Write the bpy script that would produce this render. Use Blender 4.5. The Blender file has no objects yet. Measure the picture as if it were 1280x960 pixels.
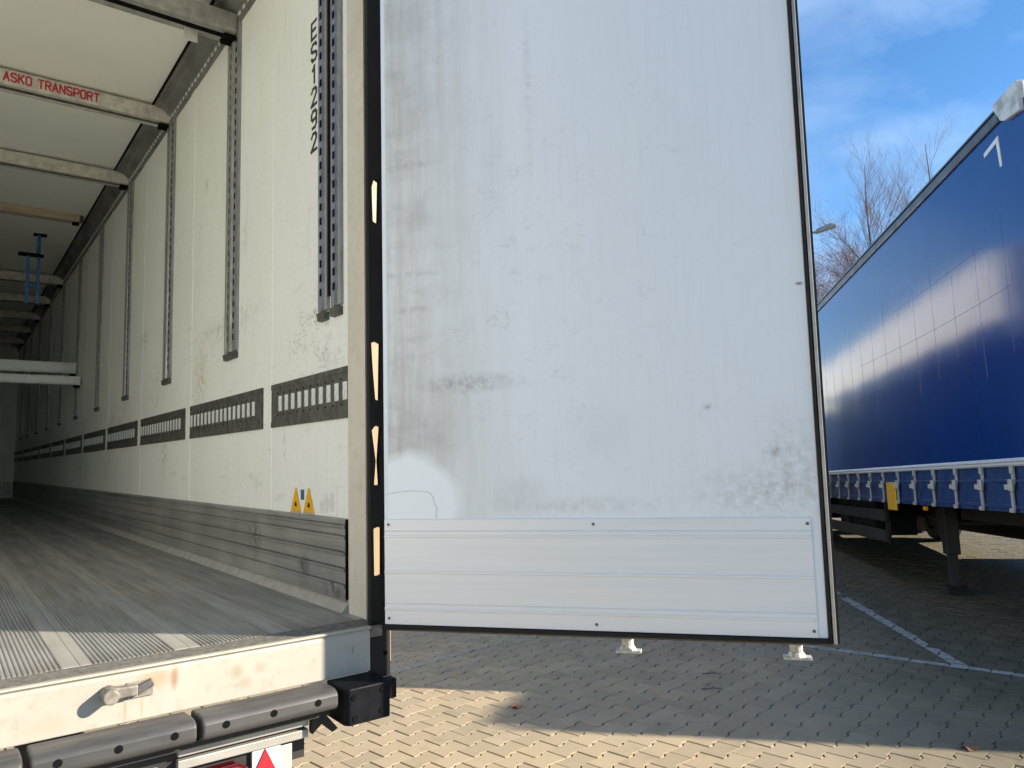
import bpy, bmesh, math, random
import numpy as np
from mathutils import Vector, Matrix
random.seed(7)
R = math.radians
scene = bpy.context.scene
COL = scene.collection

# ------------------------------------------------------------------ camera
CAM = Vector((-1.03, -2.185, 1.60))
YAW, PITCH, ROLL = R(37.67), R(5.664), R(-1.464)
fw = Vector((math.sin(YAW)*math.cos(PITCH), math.cos(YAW)*math.cos(PITCH), math.sin(PITCH)))
rt = Vector((math.cos(YAW), -math.sin(YAW), 0)); up = rt.cross(fw)
rt2 = rt*math.cos(ROLL) + up*math.sin(ROLL); up2 = up*math.cos(ROLL) - rt*math.sin(ROLL)
cd = bpy.data.cameras.new('camera'); cam = bpy.data.objects.new('camera', cd); COL.objects.link(cam)
cd.sensor_width = 36.0; cd.lens = 36*927.8/1280; cd.clip_start = .02; cd.clip_end = 2000
M = Matrix((rt2, up2, -fw)).transposed().to_4x4(); M.translation = CAM
cam.matrix_world = M
scene.camera = cam

# ------------------------------------------------------------------ light
SUN_AZ = R(-47.8)          # direction towards the sun, from +X
SUN_EL = R(24.0)
world = bpy.data.worlds.new('World'); scene.world = world; world.use_nodes = True
wn = world.node_tree; wn.nodes.clear()
wo = wn.nodes.new('ShaderNodeOutputWorld'); bg = wn.nodes.new('ShaderNodeBackground')
sky = wn.nodes.new('ShaderNodeTexSky'); sky.sky_type = 'NISHITA'; sky.sun_disc = False
sky.sun_elevation = SUN_EL; sky.sun_rotation = math.pi/2 - SUN_AZ
sky.altitude = 900; sky.air_density = 1.0; sky.dust_density = .1; sky.ozone_density = 3.0
tc = wn.nodes.new('ShaderNodeTexCoord')
mp = wn.nodes.new('ShaderNodeMapping'); mp.inputs['Rotation'].default_value = (R(12), R(8), R(35)); mp.inputs['Scale'].default_value = (1.2, 4.2, 6.5)
n1 = wn.nodes.new('ShaderNodeTexNoise'); n1.inputs['Scale'].default_value = 1.15; n1.inputs['Detail'].default_value = 7; n1.inputs['Roughness'].default_value = .56
n1.inputs['Distortion'].default_value = .35
mr = wn.nodes.new('ShaderNodeMapRange'); mr.inputs[1].default_value = .42; mr.inputs[2].default_value = .80; mr.inputs[3].default_value = 0.0; mr.inputs[4].default_value = .36
mx = wn.nodes.new('ShaderNodeMix'); mx.data_type = 'RGBA'; mx.inputs[7].default_value = (4.6, 5.7, 6.9, 1)
wn.links.new(tc.outputs['Generated'], mp.inputs['Vector']); wn.links.new(mp.outputs[0], n1.inputs['Vector'])
wn.links.new(n1.outputs[0], mr.inputs[0]); wn.links.new(mr.outputs[0], mx.inputs[0])
hs = wn.nodes.new('ShaderNodeHueSaturation'); hs.inputs['Saturation'].default_value = 1.18; wn.links.new(sky.outputs[0], hs.inputs['Color'])
wn.links.new(hs.outputs[0], mx.inputs[6]); wn.links.new(mx.outputs[2], bg.inputs['Color'])
bg.inputs['Strength'].default_value = .095
wn.links.new(bg.outputs[0], wo.inputs[0])
sl = bpy.data.lights.new('sun', 'SUN'); sun = bpy.data.objects.new('sun', sl); COL.objects.link(sun)
sl.energy = 4.9; sl.angle = R(.53); sl.color = (1.0, .885, .72)
SD = Vector((math.cos(SUN_EL)*math.cos(SUN_AZ), math.cos(SUN_EL)*math.sin(SUN_AZ), math.sin(SUN_EL)))
sun.rotation_euler = SD.to_track_quat('Z', 'Y').to_euler(); sun.location = (6, -8, 9)
scene.cycles.diffuse_bounces = 8; scene.cycles.max_bounces = 12
vs = scene.view_settings
vs.view_transform = 'Standard'; vs.look = 'None'; vs.exposure = 1.32; vs.gamma = 1; vs.use_curve_mapping = False

# ------------------------------------------------------------------ helpers
class MB:
    """collects boxes, prisms and tubes; build() links them as one mesh object"""
    def __init__(s): s.v = []; s.f = []
    def add(s, vs, fs):
        o = len(s.v); s.v += [tuple(p) for p in vs]; s.f += [tuple(i+o for i in f) for f in fs]; return s
    def box(s, x0, x1, y0, y1, z0, z1):
        v = [(x0,y0,z0),(x1,y0,z0),(x1,y1,z0),(x0,y1,z0),(x0,y0,z1),(x1,y0,z1),(x1,y1,z1),(x0,y1,z1)]
        return s.add(v, [(0,3,2,1),(4,5,6,7),(0,1,5,4),(1,2,6,5),(2,3,7,6),(3,0,4,7)])
    def prism(s, prof, axis, a, b):
        """prof: closed 2D loop; axis 'x': prof=(y,z); 'y': prof=(x,z); 'z': prof=(x,y)"""
        def P(p, t):
            return {'x': (t, p[0], p[1]), 'y': (p[0], t, p[1]), 'z': (p[0], p[1], t)}[axis]
        n = len(prof); v = [P(p, a) for p in prof] + [P(p, b) for p in prof]
        f = [tuple(range(n)), tuple(range(2*n-1, n-1, -1))]
        f += [(i, n+i, n+(i+1) % n, (i+1) % n) for i in range(n)]
        return s.add(v, f)
    def cyl(s, c, r, h, axis='z', n=14, r2=None):
        r2 = r if r2 is None else r2; v = []
        for k, (rr, t) in enumerate(((r, 0), (r2, h))):
            for i in range(n):
                a = 2*math.pi*i/n; p, q = rr*math.cos(a), rr*math.sin(a)
                d = {'z': (p, q, t), 'x': (t, p, q), 'y': (p, t, q)}[axis]
                v.append((c[0]+d[0], c[1]+d[1], c[2]+d[2]))
        f = [tuple(range(n)), tuple(range(2*n-1, n-1, -1))] + [(i, n+i, n+(i+1) % n, (i+1) % n) for i in range(n)]
        return s.add(v, f)
    def tube(s, p0, p1, r0, r1, n=6):
        p0, p1 = Vector(p0), Vector(p1); d = (p1-p0).normalized()
        a = d.orthogonal().normalized(); b = d.cross(a); v = []
        for p, r in ((p0, r0), (p1, r1)):
            for i in range(n):
                t = 2*math.pi*i/n; v.append(tuple(p + a*(r*math.cos(t)) + b*(r*math.sin(t))))
        f = [tuple(range(n-1, -1, -1)), tuple(range(n, 2*n))] + [(i, (i+1) % n, n+(i+1) % n, n+i) for i in range(n)]
        return s.add(v, f)
    def ring(s, c, r_in, r_out, h, axis='y', n=28):
        prof = [(r_in, 0), (r_out*.94, 0), (r_out, h*.14), (r_out, h*.86), (r_out*.94, h), (r_in, h)]
        m = len(prof); v = []; f = []
        for i in range(n):
            a = 2*math.pi*i/n
            for (rr, t) in prof:
                p, q = rr*math.cos(a), rr*math.sin(a)
                d = {'z': (p, q, t), 'x': (t, p, q), 'y': (p, t, q)}[axis]
                v.append((c[0]+d[0], c[1]+d[1], c[2]+d[2]))
        for i in range(n):
            for j in range(m):
                f.append((i*m+j, i*m+(j+1) % m, ((i+1) % n)*m+(j+1) % m, ((i+1) % n)*m+j))
        return s.add(v, f)
    def mesh(s, name, mat):
        me = bpy.data.meshes.new(name); me.from_pydata(s.v, [], s.f)
        bm = bmesh.new(); bm.from_mesh(me); bmesh.ops.recalc_face_normals(bm, faces=bm.faces[:]); bm.to_mesh(me); bm.free()
        if mat: me.materials.append(mat)
        return me
    def build(s, name, mat, parent=None, bevel=0, seg=2, smooth=False):
        me = s.mesh(name, mat); return link(name, me, parent, bevel, seg, smooth)

def link(name, me, parent=None, bevel=0, seg=2, smooth=False, loc=None):
    o = bpy.data.objects.new(name, me); COL.objects.link(o)
    if parent: o.parent = parent
    if loc: o.location = loc
    if smooth:
        for p in me.polygons: p.use_smooth = True
    if bevel:
        b = o.modifiers.new('bevel', 'BEVEL'); b.width = bevel; b.segments = seg; b.limit_method = 'ANGLE'; b.angle_limit = R(35)
    return o
def empty(name, loc=(0, 0, 0), rot=(0, 0, 0)):
    o = bpy.data.objects.new(name, None); COL.objects.link(o); o.location = loc; o.rotation_euler = rot; o.empty_display_size = .2
    return o
def tag(o, label=None, cat=None, group=None, kind=None):
    for k, v in (('label', label), ('category', cat), ('group', group), ('kind', kind)):
        if v: o[k] = v
    return o
def copy_tree(o, parent=None):
    c = o.copy(); COL.objects.link(c); c.parent = parent
    for ch in list(o.children): copy_tree(ch, c)
    return c
GLYPH = {'A': [[(0, 0), (.3, 1), (.6, 0)], [(.13, .34), (.47, .34)]], 'K': [[(0, 0), (0, 1)], [(.58, 1), (.06, .48)], [(.2, .62), (.6, 0)]],
    'S': [[(.58, .84), (.46, 1), (.14, 1), (0, .86), (0, .66), (.13, .55), (.47, .45), (.6, .33), (.6, .14), (.46, 0), (.14, 0), (.02, .16)]],
    'O': [[(.15, 0), (0, .18), (0, .82), (.15, 1), (.45, 1), (.6, .82), (.6, .18), (.45, 0), (.15, 0)]], 'T': [[(0, 1), (.6, 1)], [(.3, 1), (.3, 0)]],
    'R': [[(0, 0), (0, 1), (.45, 1), (.6, .87), (.6, .62), (.45, .5), (0, .5)], [(.3, .5), (.6, 0)]], 'N': [[(0, 0), (0, 1), (.6, 0), (.6, 1)]],
    'P': [[(0, 0), (0, 1), (.45, 1), (.6, .87), (.6, .58), (.45, .45), (0, .45)]], 'E': [[(.56, 1), (0, 1), (0, 0), (.56, 0)], [(0, .52), (.46, .52)]],
    '1': [[(.12, .78), (.34, 1), (.34, 0)]], '2': [[(.02, .8), (.16, 1), (.44, 1), (.58, .84), (.58, .64), (0, 0), (.6, 0)]],
    '9': [[(.58, .55), (.15, .45), (.02, .6), (.02, .85), (.16, 1), (.44, 1), (.58, .85), (.58, .2), (.44, 0), (.12, 0)]]}
def lettering(text, h, thick, P):
    """painted block letters; P(u, v, d) maps letter plane coordinates (d = relief) to 3D"""
    m = MB(); u0 = 0; k = 0
    for ch in text:
        for line in GLYPH.get(ch, []):
            for (a, b) in zip(line, line[1:]):
                a, b = Vector(a)*h, Vector(b)*h; d = (b-a).normalized(); a2, b2 = a-d*thick*.42, b+d*thick*.42; n_ = Vector((-d.y, d.x))*thick/2
                dep = .0006+.00012*(k % 6); k += 1
                q = [a2-n_, b2-n_, b2+n_, a2+n_]
                v = [P(u0+p.x, p.y, 0) for p in q] + [P(u0+p.x, p.y, dep) for p in q]
                m.add(v, [(0, 3, 2, 1), (4, 5, 6, 7), (0, 1, 5, 4), (1, 2, 6, 5), (2, 3, 7, 6), (3, 0, 4, 7)])
        u0 += (.86 if ch != ' ' else .6)*h
    return m

# ------------------------------------------------------------------ materials
class NT:
    def __init__(s, name):
        s.m = bpy.data.materials.new(name); s.m.use_nodes = True; s.t = s.m.node_tree
        s.b = s.t.nodes['Principled BSDF']; s.tc = s.t.nodes.new('ShaderNodeTexCoord'); s.geo = None
        s.P = s.tc.outputs['Object']
    def L(s, a, b): s.t.links.new(a, b)
    def world_pos(s):
        g = s.t.nodes.new('ShaderNodeNewGeometry'); s.geo = g; s.P = g.outputs['Position']; return s
    def mapping(s, scale=(1, 1, 1), loc=(0, 0, 0), rot=(0, 0, 0), src=None):
        m = s.t.nodes.new('ShaderNodeMapping'); m.inputs['Scale'].default_value = scale; m.inputs['Location'].default_value = loc; m.inputs['Rotation'].default_value = rot
        s.L(src or s.P, m.inputs[0]); return m.outputs[0]
    def noise(s, scale, detail=5, rough=.55, vec=None, dist=0):
        n = s.t.nodes.new('ShaderNodeTexNoise'); n.inputs['Scale'].default_value = scale; n.inputs['Detail'].default_value = detail
        n.inputs['Roughness'].default_value = rough; n.inputs['Distortion'].default_value = dist; s.L(vec or s.P, n.inputs['Vector']); return n.outputs[0]
    def ramp(s, x, a, b, lo=0., hi=1.):
        m = s.t.nodes.new('ShaderNodeMapRange'); m.inputs[1].default_value = a; m.inputs[2].default_value = b; m.inputs[3].default_value = lo; m.inputs[4].default_value = hi
        s.L(x, m.inputs[0]); return m.outputs[0]
    def math(s, op, a, b):
        m = s.t.nodes.new('ShaderNodeMath'); m.operation = op
        for i, q in enumerate((a, b)):
            if isinstance(q, (int, float)): m.inputs[i].default_value = q
            else: s.L(q, m.inputs[i])
        return m.outputs[0]
    def mix(s, fac, a, b):
        m = s.t.nodes.new('ShaderNodeMix'); m.data_type = 'RGBA'
        for i, q in ((0, fac), (6, a), (7, b)):
            if isinstance(q, (int, float)): m.inputs[i].default_value = q
            elif isinstance(q, (tuple, list)): m.inputs[i].default_value = (*q[:3], 1)
            else: s.L(q, m.inputs[i])
        return m.outputs[2]
    def stain(s, col, c, r, color, amt=.7, ns=14., sharp=.35, lo=.35, hi=.62):
        """a stain with its own ragged outline round point c (object coordinates)"""
        m = s.t.nodes.new('ShaderNodeVectorMath'); m.operation = 'SUBTRACT'; s.L(s.P, m.inputs[0]); m.inputs[1].default_value = c
        d = s.t.nodes.new('ShaderNodeVectorMath'); d.operation = 'DIVIDE'; s.L(m.outputs[0], d.inputs[0]); d.inputs[1].default_value = r
        n = s.t.nodes.new('ShaderNodeVectorMath'); n.operation = 'LENGTH'; s.L(d.outputs[0], n.inputs[0])
        f = s.ramp(n.outputs['Value'], 1.0, sharp)
        f = s.math('MULTIPLY', f, s.ramp(s.noise(ns, 6, .65), lo, hi))
        return s.mix(s.math('MULTIPLY', f, amt), col, color)
    def scuff(s, col, c, r, color, amt=.8, ns=22., wid=.03):
        """thin scratched and rubbed lines inside an ellipse round c"""
        m = s.t.nodes.new('ShaderNodeVectorMath'); m.operation = 'SUBTRACT'; s.L(s.P, m.inputs[0]); m.inputs[1].default_value = c
        d = s.t.nodes.new('ShaderNodeVectorMath'); d.operation = 'DIVIDE'; s.L(m.outputs[0], d.inputs[0]); d.inputs[1].default_value = r
        n = s.t.nodes.new('ShaderNodeVectorMath'); n.operation = 'LENGTH'; s.L(d.outputs[0], n.inputs[0])
        f = s.ramp(n.outputs['Value'], 1.0, .3)
        v = s.mapping((1, .8, 1.5), rot=(R(24), 0, 0))
        q = s.math('ABSOLUTE', s.math('SUBTRACT', s.noise(ns, 3, .6, v, .9), .5), 0)
        line = s.math('MULTIPLY', s.ramp(q, wid, 0.), s.ramp(s.noise(13, 4, .6), .46, .60))
        soft = s.ramp(s.noise(48, 5, .7), .58, .70, 0, .5)
        return s.mix(s.math('MULTIPLY', s.math('MULTIPLY', f, s.math('MAXIMUM', line, soft)), amt), col, color)
    def bump(s, h, strength=.2, dist=.01):
        b = s.t.nodes.new('ShaderNodeBump'); b.inputs['Strength'].default_value = strength; b.inputs['Distance'].default_value = dist
        s.L(h, b.inputs['Height']); s.L(b.outputs[0], s.b.inputs['Normal']); return s
    def done(s, col=None, rough=.5, metal=0, spec=.5, coat=0):
        if col is not None:
            if isinstance(col, (tuple, list)): s.b.inputs['Base Color'].default_value = (*col[:3], 1)
            else: s.L(col, s.b.inputs['Base Color'])
        if isinstance(rough, (int, float)): s.b.inputs['Roughness'].default_value = rough
        else: s.L(rough, s.b.inputs['Roughness'])
        s.b.inputs['Metallic'].default_value = metal; s.b.inputs['Specular IOR Level'].default_value = spec; s.b.inputs['Coat Weight'].default_value = coat
        return s.m

def simple(name, a, b=None, ns=20., rough=.5, metal=0, bump=0, spec=.5, stretch=(1, 1, 1), lo=.35, hi=.65):
    n = NT(name); v = n.mapping(stretch); f = n.noise(ns, 6, .6, v)
    b = b or tuple(c*.7 for c in a)
    col = n.mix(n.ramp(f, lo, hi), a, b)
    if bump: n.bump(f, bump, .004)
    return n.done(col, n.ramp(f, .3, .7, max(.05, rough-.1), min(1, rough+.12)), metal, spec)

def wall_mat():
    n = NT('grp_lining')
    col = n.mix(n.ramp(n.noise(1.3, 5), .3, .7), (.815, .835, .80), (.765, .785, .75))
    col = n.mix(n.ramp(n.noise(60, 3, .5, n.mapping((1, .6, 1))), .4, .72, 0, .16), col, (.52, .52, .46))
    # diagonal handling scuffs, drips and handling marks
    sc = n.noise(9, 8, .72, n.mapping((1, .35, 2.6), rot=(R(32), 0, 0)))
    zz = n.t.nodes.new('ShaderNodeSeparateXYZ'); n.L(n.P, zz.inputs[0])
    low = n.ramp(zz.outputs[2], 3.0, 1.9)
    col = n.mix(n.math('MULTIPLY', n.ramp(sc, .58, .74, 0, .55), low), col, (.36, .35, .31))
    dr = n.noise(5, 6, .62, n.mapping((1, 5, .35)))
    col = n.mix(n.ramp(dr, .56, .78, 0, .28), col, (.46, .44, .36))
    fine = n.noise(24, 6, .75, n.mapping((1, 1, .8)))
    for c, r, k, a in (((0, 1.72, 2.02), (.5, .16, .22), (.45, .38, .20), .8),
                       ((0, 2.45, 1.66), (.5, .09, .16), (.42, .34, .22), .7),
                       ((0, 4.3, 1.62), (.5, .12, .2), (.25, .22, .17), .8),
                       ((0, 3.05, 2.42), (.5, .14, .10), (.36, .33, .25), .7), ((0, 1.05, 2.60), (.5, .05, .10), (.45, .42, .30), .5),
                       ((0, 1.66, 3.02), (.5, .05, .05), (.25, .24, .2), .7), ((0, 5.6, 1.62), (.5, .6, .2), (.28, .24, .18), .7),
                       ((0, 7.6, 1.75), (.5, 1.6, .5), (.26, .22, .17), .7), ((0, .85, 1.52), (.5, .07, .06), (.5, .47, .38), .5),
                       ((0, .56, 1.70), (.5, .02, .14), (.42, .38, .30), .6), ((0, 1.3, 2.25), (.5, .6, .06), (.40, .39, .35), .55)):
        col = n.stain(col, c, r, k, a, 34, .0, .46, .58)
    for c, r, k, a, q in (((0, .30, 2.04), (.5, .26, .20), (.10, .095, .09), .9, 22), ((0, .14, 1.985), (.5, .13, .08), (.20, .18, .14), .8, 30), ((0, 2.75, 2.05), (.5, .36, .22), (.12, .115, .10), .9, 20),
                          ((0, 3.9, 1.98), (.5, .6, .26), (.14, .13, .115), .85, 14), ((0, 1.45, 2.2), (.5, .8, .16), (.30, .29, .26), .6, 14), ((0, 5.6, 1.95), (.5, 1.0, .3), (.14, .13, .115), .85, 10), ((0, 2.0, 2.75), (.5, 1.6, .5), (.40, .39, .34), .35, 12)):
        col = n.scuff(col, c, r, k, a, q)
    n.bump(n.noise(70, 4, .6), .12, .002)
    return n.done(col, .48, spec=.4)

def door_mat():
    n = NT('door_lining')
    col = n.mix(n.ramp(n.noise(1.6, 4), .3, .7), (.785, .815, .825), (.755, .785, .795))
    sp = n.t.nodes.new('ShaderNodeSeparateXYZ'); n.L(n.P, sp.inputs[0])
    u, z = sp.outputs[0], sp.outputs[2]
    leftm = n.ramp(u, .42, .03)
    streak = n.noise(7, 7, .7, n.mapping((3.2, 1, .30)))
    col = n.mix(n.math('MULTIPLY', n.ramp(streak, .28, .66, .12, .85), leftm), col, (.47, .445, .395))
    fs = n.noise(34, 6, .7, n.mapping((2.0, 1, .10)))
    col = n.mix(n.ramp(fs, .48, .75, 0, .16), col, (.56, .56, .54))
    smear = n.noise(4.5, 6, .7, n.mapping((1.0, 1, 2.4)), dist=.4)
    col = n.mix(n.math('MULTIPLY', n.ramp(smear, .46, .74, 0, .5), n.ramp(u, .30, .02)), col, (.30, .28, .26))
    grid = n.noise(45, 5, .7, n.mapping((1, 1, 1)))
    S = [((.10, 0, 2.62), (.10, .5, .11), (.30, .28, .27), .50), ((.10, 0, 2.27), (.09, .5, .10), (.28, .27, .26), .55),
         ((.09, 0, 2.46), (.12, .5, .015), (.25, .24, .23), .6), ((.09, 0, 2.135), (.11, .5, .012), (.24, .23, .22), .6),
         ((.09, 0, 2.03), (.09, .5, .015), (.25, .24, .23), .6), ((.09, 0, 2.92), (.12, .5, .10), (.30, .29, .28), .5),
         ((.25, 0, 1.81), (.20, .5, .035), (.15, .15, .15), .8), ((.12, 0, 1.70), (.16, .5, .16), (.30, .27, .24), .75),
         ((.06, 0, 1.62), (.05, .5, .10), (.26, .22, .18), .6),
         ((.34, 0, 2.42), (.05, .5, .20), (.36, .36, .35), .35), ((.45, 0, 2.62), (.02, .5, .35), (.40, .40, .40), .35),
         ((1.02, 0, 1.50), (.22, .5, .09), (.38, .35, .25), .65), ((1.10, 0, 1.58), (.10, .5, .16), (.36, .35, .28), .55),
         ((.905, 0, 1.718), (.022, .5, .012), (.14, .14, .13), .9), ((1.05, 0, 1.60), (.03, .5, .02), (.16, .15, .13), .8),
         ((.40, 0, 1.50), (.10, .5, .07), (.34, .33, .30), .5), ((.55, 0, 1.47), (.35, .5, .03), (.42, .40, .34), .5),
         ((.62, 0, 1.66), (.12, .5, .10), (.46, .46, .45), .35), ((1.139, 0, 2.02), (.013, .5, .006), (.08, .08, .08), 1.)]
    for i, (c, r, k, a) in enumerate(S):
        spk = c[0] > .95 and r[2] > .04
        big = i < 18 and not spk and r[0] > .04 and r[2] > .04
        col = n.stain(col, c, r, k, a*((.80 if big else .95) if i < 18 else 1), (13 if big else 42) if i < 18 else 2, .0, (.22 if big else .38) if i < 18 else -1, (.80 if big else .66) if i < 18 else 0)
    col = n.scuff(col, (.25, 0, 2.1), (.5, .5, 1.2), (.50, .49, .47), .45, 7, .012)
    col = n.scuff(col, (.75, 0, 1.9), (.7, .5, 1.4), (.58, .58, .56), .35, 5, .008)
    # white filler / spray patch low by the hinge, and faint tape column in the middle
    m = n.t.nodes.new('ShaderNodeVectorMath'); m.operation = 'SUBTRACT'; n.L(n.P, m.inputs[0]); m.inputs[1].default_value = (.08, 0, 1.47)
    d = n.t.nodes.new('ShaderNodeVectorMath'); d.operation = 'DIVIDE'; n.L(m.outputs[0], d.inputs[0]); d.inputs[1].default_value = (.155, .5, .16)
    e = n.t.nodes.new('ShaderNodeVectorMath'); e.operation = 'LENGTH'; n.L(d.outputs[0], e.inputs[0])
    f = n.math('ADD', e.outputs['Value'], n.math('MULTIPLY', n.noise(9, 3), .25))
    col = n.mix(n.ramp(f, 1.15, .92, 0, .95), col, (.84, .875, .885))
    edge = n.ramp(u, .016, .010); col = n.mix(edge, col, (.76, .80, .84))
    t1 = n.math('MULTIPLY', n.ramp(u, .640, .645), n.ramp(u, .735, .730)); t1 = n.math('MULTIPLY', t1, n.ramp(z, 2.0, 2.05, 0, .30))
    col = n.mix(t1, col, (.77, .79, .78))
    n.bump(n.noise(30, 4, .6, n.mapping((1, 1, .4))), .05, .002)
    return n.done(col, n.ramp(streak, .3, .7, .30, .48), spec=.45)

def kick_mat():
    n = NT('dirty_aluminium_plate')
    col = n.mix(n.ramp(n.noise(3, 5), .35, .65), (.36, .365, .35), (.26, .265, .255))
    st = n.noise(4, 6, .6, n.mapping((1, .10, 5)))
    col = n.mix(n.ramp(st, .46, .74, 0, .6), col, (.095, .095, .09))
    sc = n.noise(10, 8, .75, n.mapping((1, .6, 3), rot=(R(-24), 0, 0)))
    col = n.mix(n.ramp(sc, .60, .72, 0, .4), col, (.13, .13, .12))
    col = n.mix(n.ramp(n.noise(5, 5, .6), .60, .74, 0, .5), col, (.33, .29, .20))
    for c, r in (((0, .86, 1.31), (.5, .10, .12)), ((0, .35, 1.24), (.5, .07, .08)), ((0, .1, 1.2), (.5, .1, .06))):
        col = n.stain(col, c, r, (.06, .06, .05), .8, 30, .2, .42, .6)
    n.bump(st, .1, .003)
    return n.done(col, .5, .35)

def floor_mat():
    n = NT('worn_aluminium_floor')
    col = n.mix(n.ramp(n.noise(2.2, 6), .35, .65), (.37, .37, .35), (.28, .28, .265))
    lng = n.noise(6, 6, .65, n.mapping((4.5, .22, 1)))
    col = n.mix(n.ramp(lng, .42, .70, 0, .62), col, (.12, .12, .115))
    col = n.mix(n.ramp(n.noise(2.6, 6, .65, n.mapping((1.6, .5, 1))), .50, .70, 0, .7), col, (.20, .155, .10))
    sx = n.t.nodes.new('ShaderNodeSeparateXYZ'); n.L(n.P, sx.inputs[0])
    flat = n.math('MAXIMUM', n.ramp(sx.outputs[0], .0235, .0225), n.ramp(sx.outputs[0], .2115, .2125))
    col = n.mix(n.math('MULTIPLY', flat, n.ramp(n.noise(5, 5, .6, n.mapping((1, .3, 1))), .32, .66, .0, .55)), col, (.46, .455, .42))
    sp = n.noise(38, 7, .75)
    col = n.mix(n.ramp(sp, .64, .72, 0, .5), col, (.52, .51, .48))
    col = n.stain(col, (-.15, .12, 1.134), (.32, .09, .5), (.62, .62, .60), .9, 55, .2, .50, .60)
    col = n.stain(col, (-.36, .75, 1.134), (.14, .06, .5), (.55, .55, .52), .7, 40, .2, .48, .6)
    col = n.stain(col, (-.10, 1.3, 1.134), (.10, .6, .5), (.09, .09, .085), .8, 10, .2, .3, .6)
    n.bump(n.noise(120, 4, .7), .25, .002)
    return n.done(col, n.ramp(lng, .3, .7, .42, .62), .25)

def sill_mat(k_=1.0):  # same cream paint, darkened for the sunlit sill, brightened for the shaded frame
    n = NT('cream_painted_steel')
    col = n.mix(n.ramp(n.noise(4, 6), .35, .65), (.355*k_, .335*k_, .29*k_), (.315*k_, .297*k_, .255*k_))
    col = n.mix(n.ramp(n.noise(30, 6, .7), .52, .72, 0, .55), col, (.25*k_, .22*k_, .17*k_))
    for c, r, k, a in (((-.565, -.24, 1.10), (.012, .5, .035), (0.231, 0.121, 0.050), .75), ((-.61, -.24, 1.105), (.05, .5, .03), (0.303, 0.220, 0.121), .7),
                       ((-.42, -.24, 1.085), (.022, .5, .022), (0.264, 0.231, 0.165), .8), ((-.40, -.24, 1.055), (.025, .5, .02), (0.275, 0.242, 0.176), .7),
                       ((-.36, -.24, 1.085), (.02, .5, .018), (0.275, 0.242, 0.182), .7), ((-.635, -.24, 1.05), (.004, .5, .04), (.40, .24, .12), .6),
                       ((-.67, -.24, 1.05), (.005, .5, .04), (0.248, 0.187, 0.110), .5), ((-.82, -.24, 1.05), (.05, .5, .03), (0.308, 0.275, 0.209), .6),
                       ((-.105, -.24, 1.085), (.003, .5, .014), (.10, .10, .09), .8)):
        col = n.stain(col, c, r, k, a, 25, .3, .2, .5)
    return n.done(col, .5, spec=.4)

def paver_mat():
    n = NT('concrete_paver').world_pos()
    oi = n.t.nodes.new('ShaderNodeObjectInfo')
    rnd = n.math('FRACT', n.math('ADD', n.math('MULTIPLY', n.geo.outputs['Random Per Island'], 7.31), oi.outputs['Random']), 0)
    col = n.mix(rnd, (.43, .342, .222), (.325, .262, .172))
    col = n.mix(n.ramp(n.noise(.5, 5), .38, .62, 0, .55), col, (.295, .252, .185))
    col = n.mix(n.ramp(n.noise(420, 3, .7), .45, .75, 0, .5), col, (.15, .13, .10))
    col = n.mix(n.ramp(n.noise(260, 3, .7), .62, .75, 0, .5), col, (.46, .40, .31))
    col = n.mix(n.ramp(n.noise(3.5, 6, .7), .55, .74, 0, .5), col, (.16, .143, .11))
    sep = n.t.nodes.new('ShaderNodeSeparateXYZ'); n.L(n.P, sep.inputs[0])
    # ground shade painted in, darker and greenish along the long parked blue trailer
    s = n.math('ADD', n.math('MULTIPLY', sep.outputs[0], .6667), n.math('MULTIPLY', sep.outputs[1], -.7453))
    shade_tint = n.math('MULTIPLY', n.ramp(n.math('ADD', s, n.math('MULTIPLY', n.noise(1.2, 4), .8)), 2.1, 3.5, 0, .86), n.ramp(n.noise(5, 6, .7), .2, .6, .6, 1))
    col = n.mix(shade_tint, col, (.062, .063, .042))
    n.bump(n.noise(300, 3, .7), .3, .002)
    return n.done(col, .88, spec=.25)

def ground_mat():
    n = NT('joint_sand_and_far_paving').world_pos()
    sand = n.mix(n.ramp(n.noise(90, 5, .7), .35, .65), (.085, .070, .046), (.045, .042, .028))
    far = n.mix(n.ramp(n.noise(.35, 6), .35, .65), (.235, .195, .138), (.185, .158, .115))
    far = n.mix(n.ramp(n.noise(60, 4, .7), .45, .7, 0, .5), far, (.14, .12, .09))
    sep = n.t.nodes.new('ShaderNodeSeparateXYZ'); n.L(n.P, sep.inputs[0])
    inside = None
    for ax, a, b in ((0, FIELD[0], FIELD[1]), (1, FIELD[2], FIELD[3])):
        g1 = n.math('GREATER_THAN', sep.outputs[ax], a); g2 = n.math('LESS_THAN', sep.outputs[ax], b)
        q = n.math('MULTIPLY', g1, g2); inside = q if inside is None else n.math('MULTIPLY', inside, q)
    return n.done(n.mix(inside, far, sand), .92, spec=.2)

def curtain_mat():
    n = NT('blue_pvc_curtain')
    col = n.mix(n.ramp(n.noise(2.5, 5, .6, n.mapping((1, 1, .25))), .3, .7), (.004, .040, .195), (.003, .031, .16))
    h = n.noise(1.3, 3, .5, n.mapping((1.2, 1, .35)))
    n.bump(h, .035, .05)
    return n.done(col, n.ramp(n.noise(14, 5, .7, n.mapping((2, 1, .3))),   .3, .7, .11, .17), spec=.8, coat=.0)

def bark_mat():
    return simple('bark', (.115, .095, .085), (.065, .055, .050), 30, .9)

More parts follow.
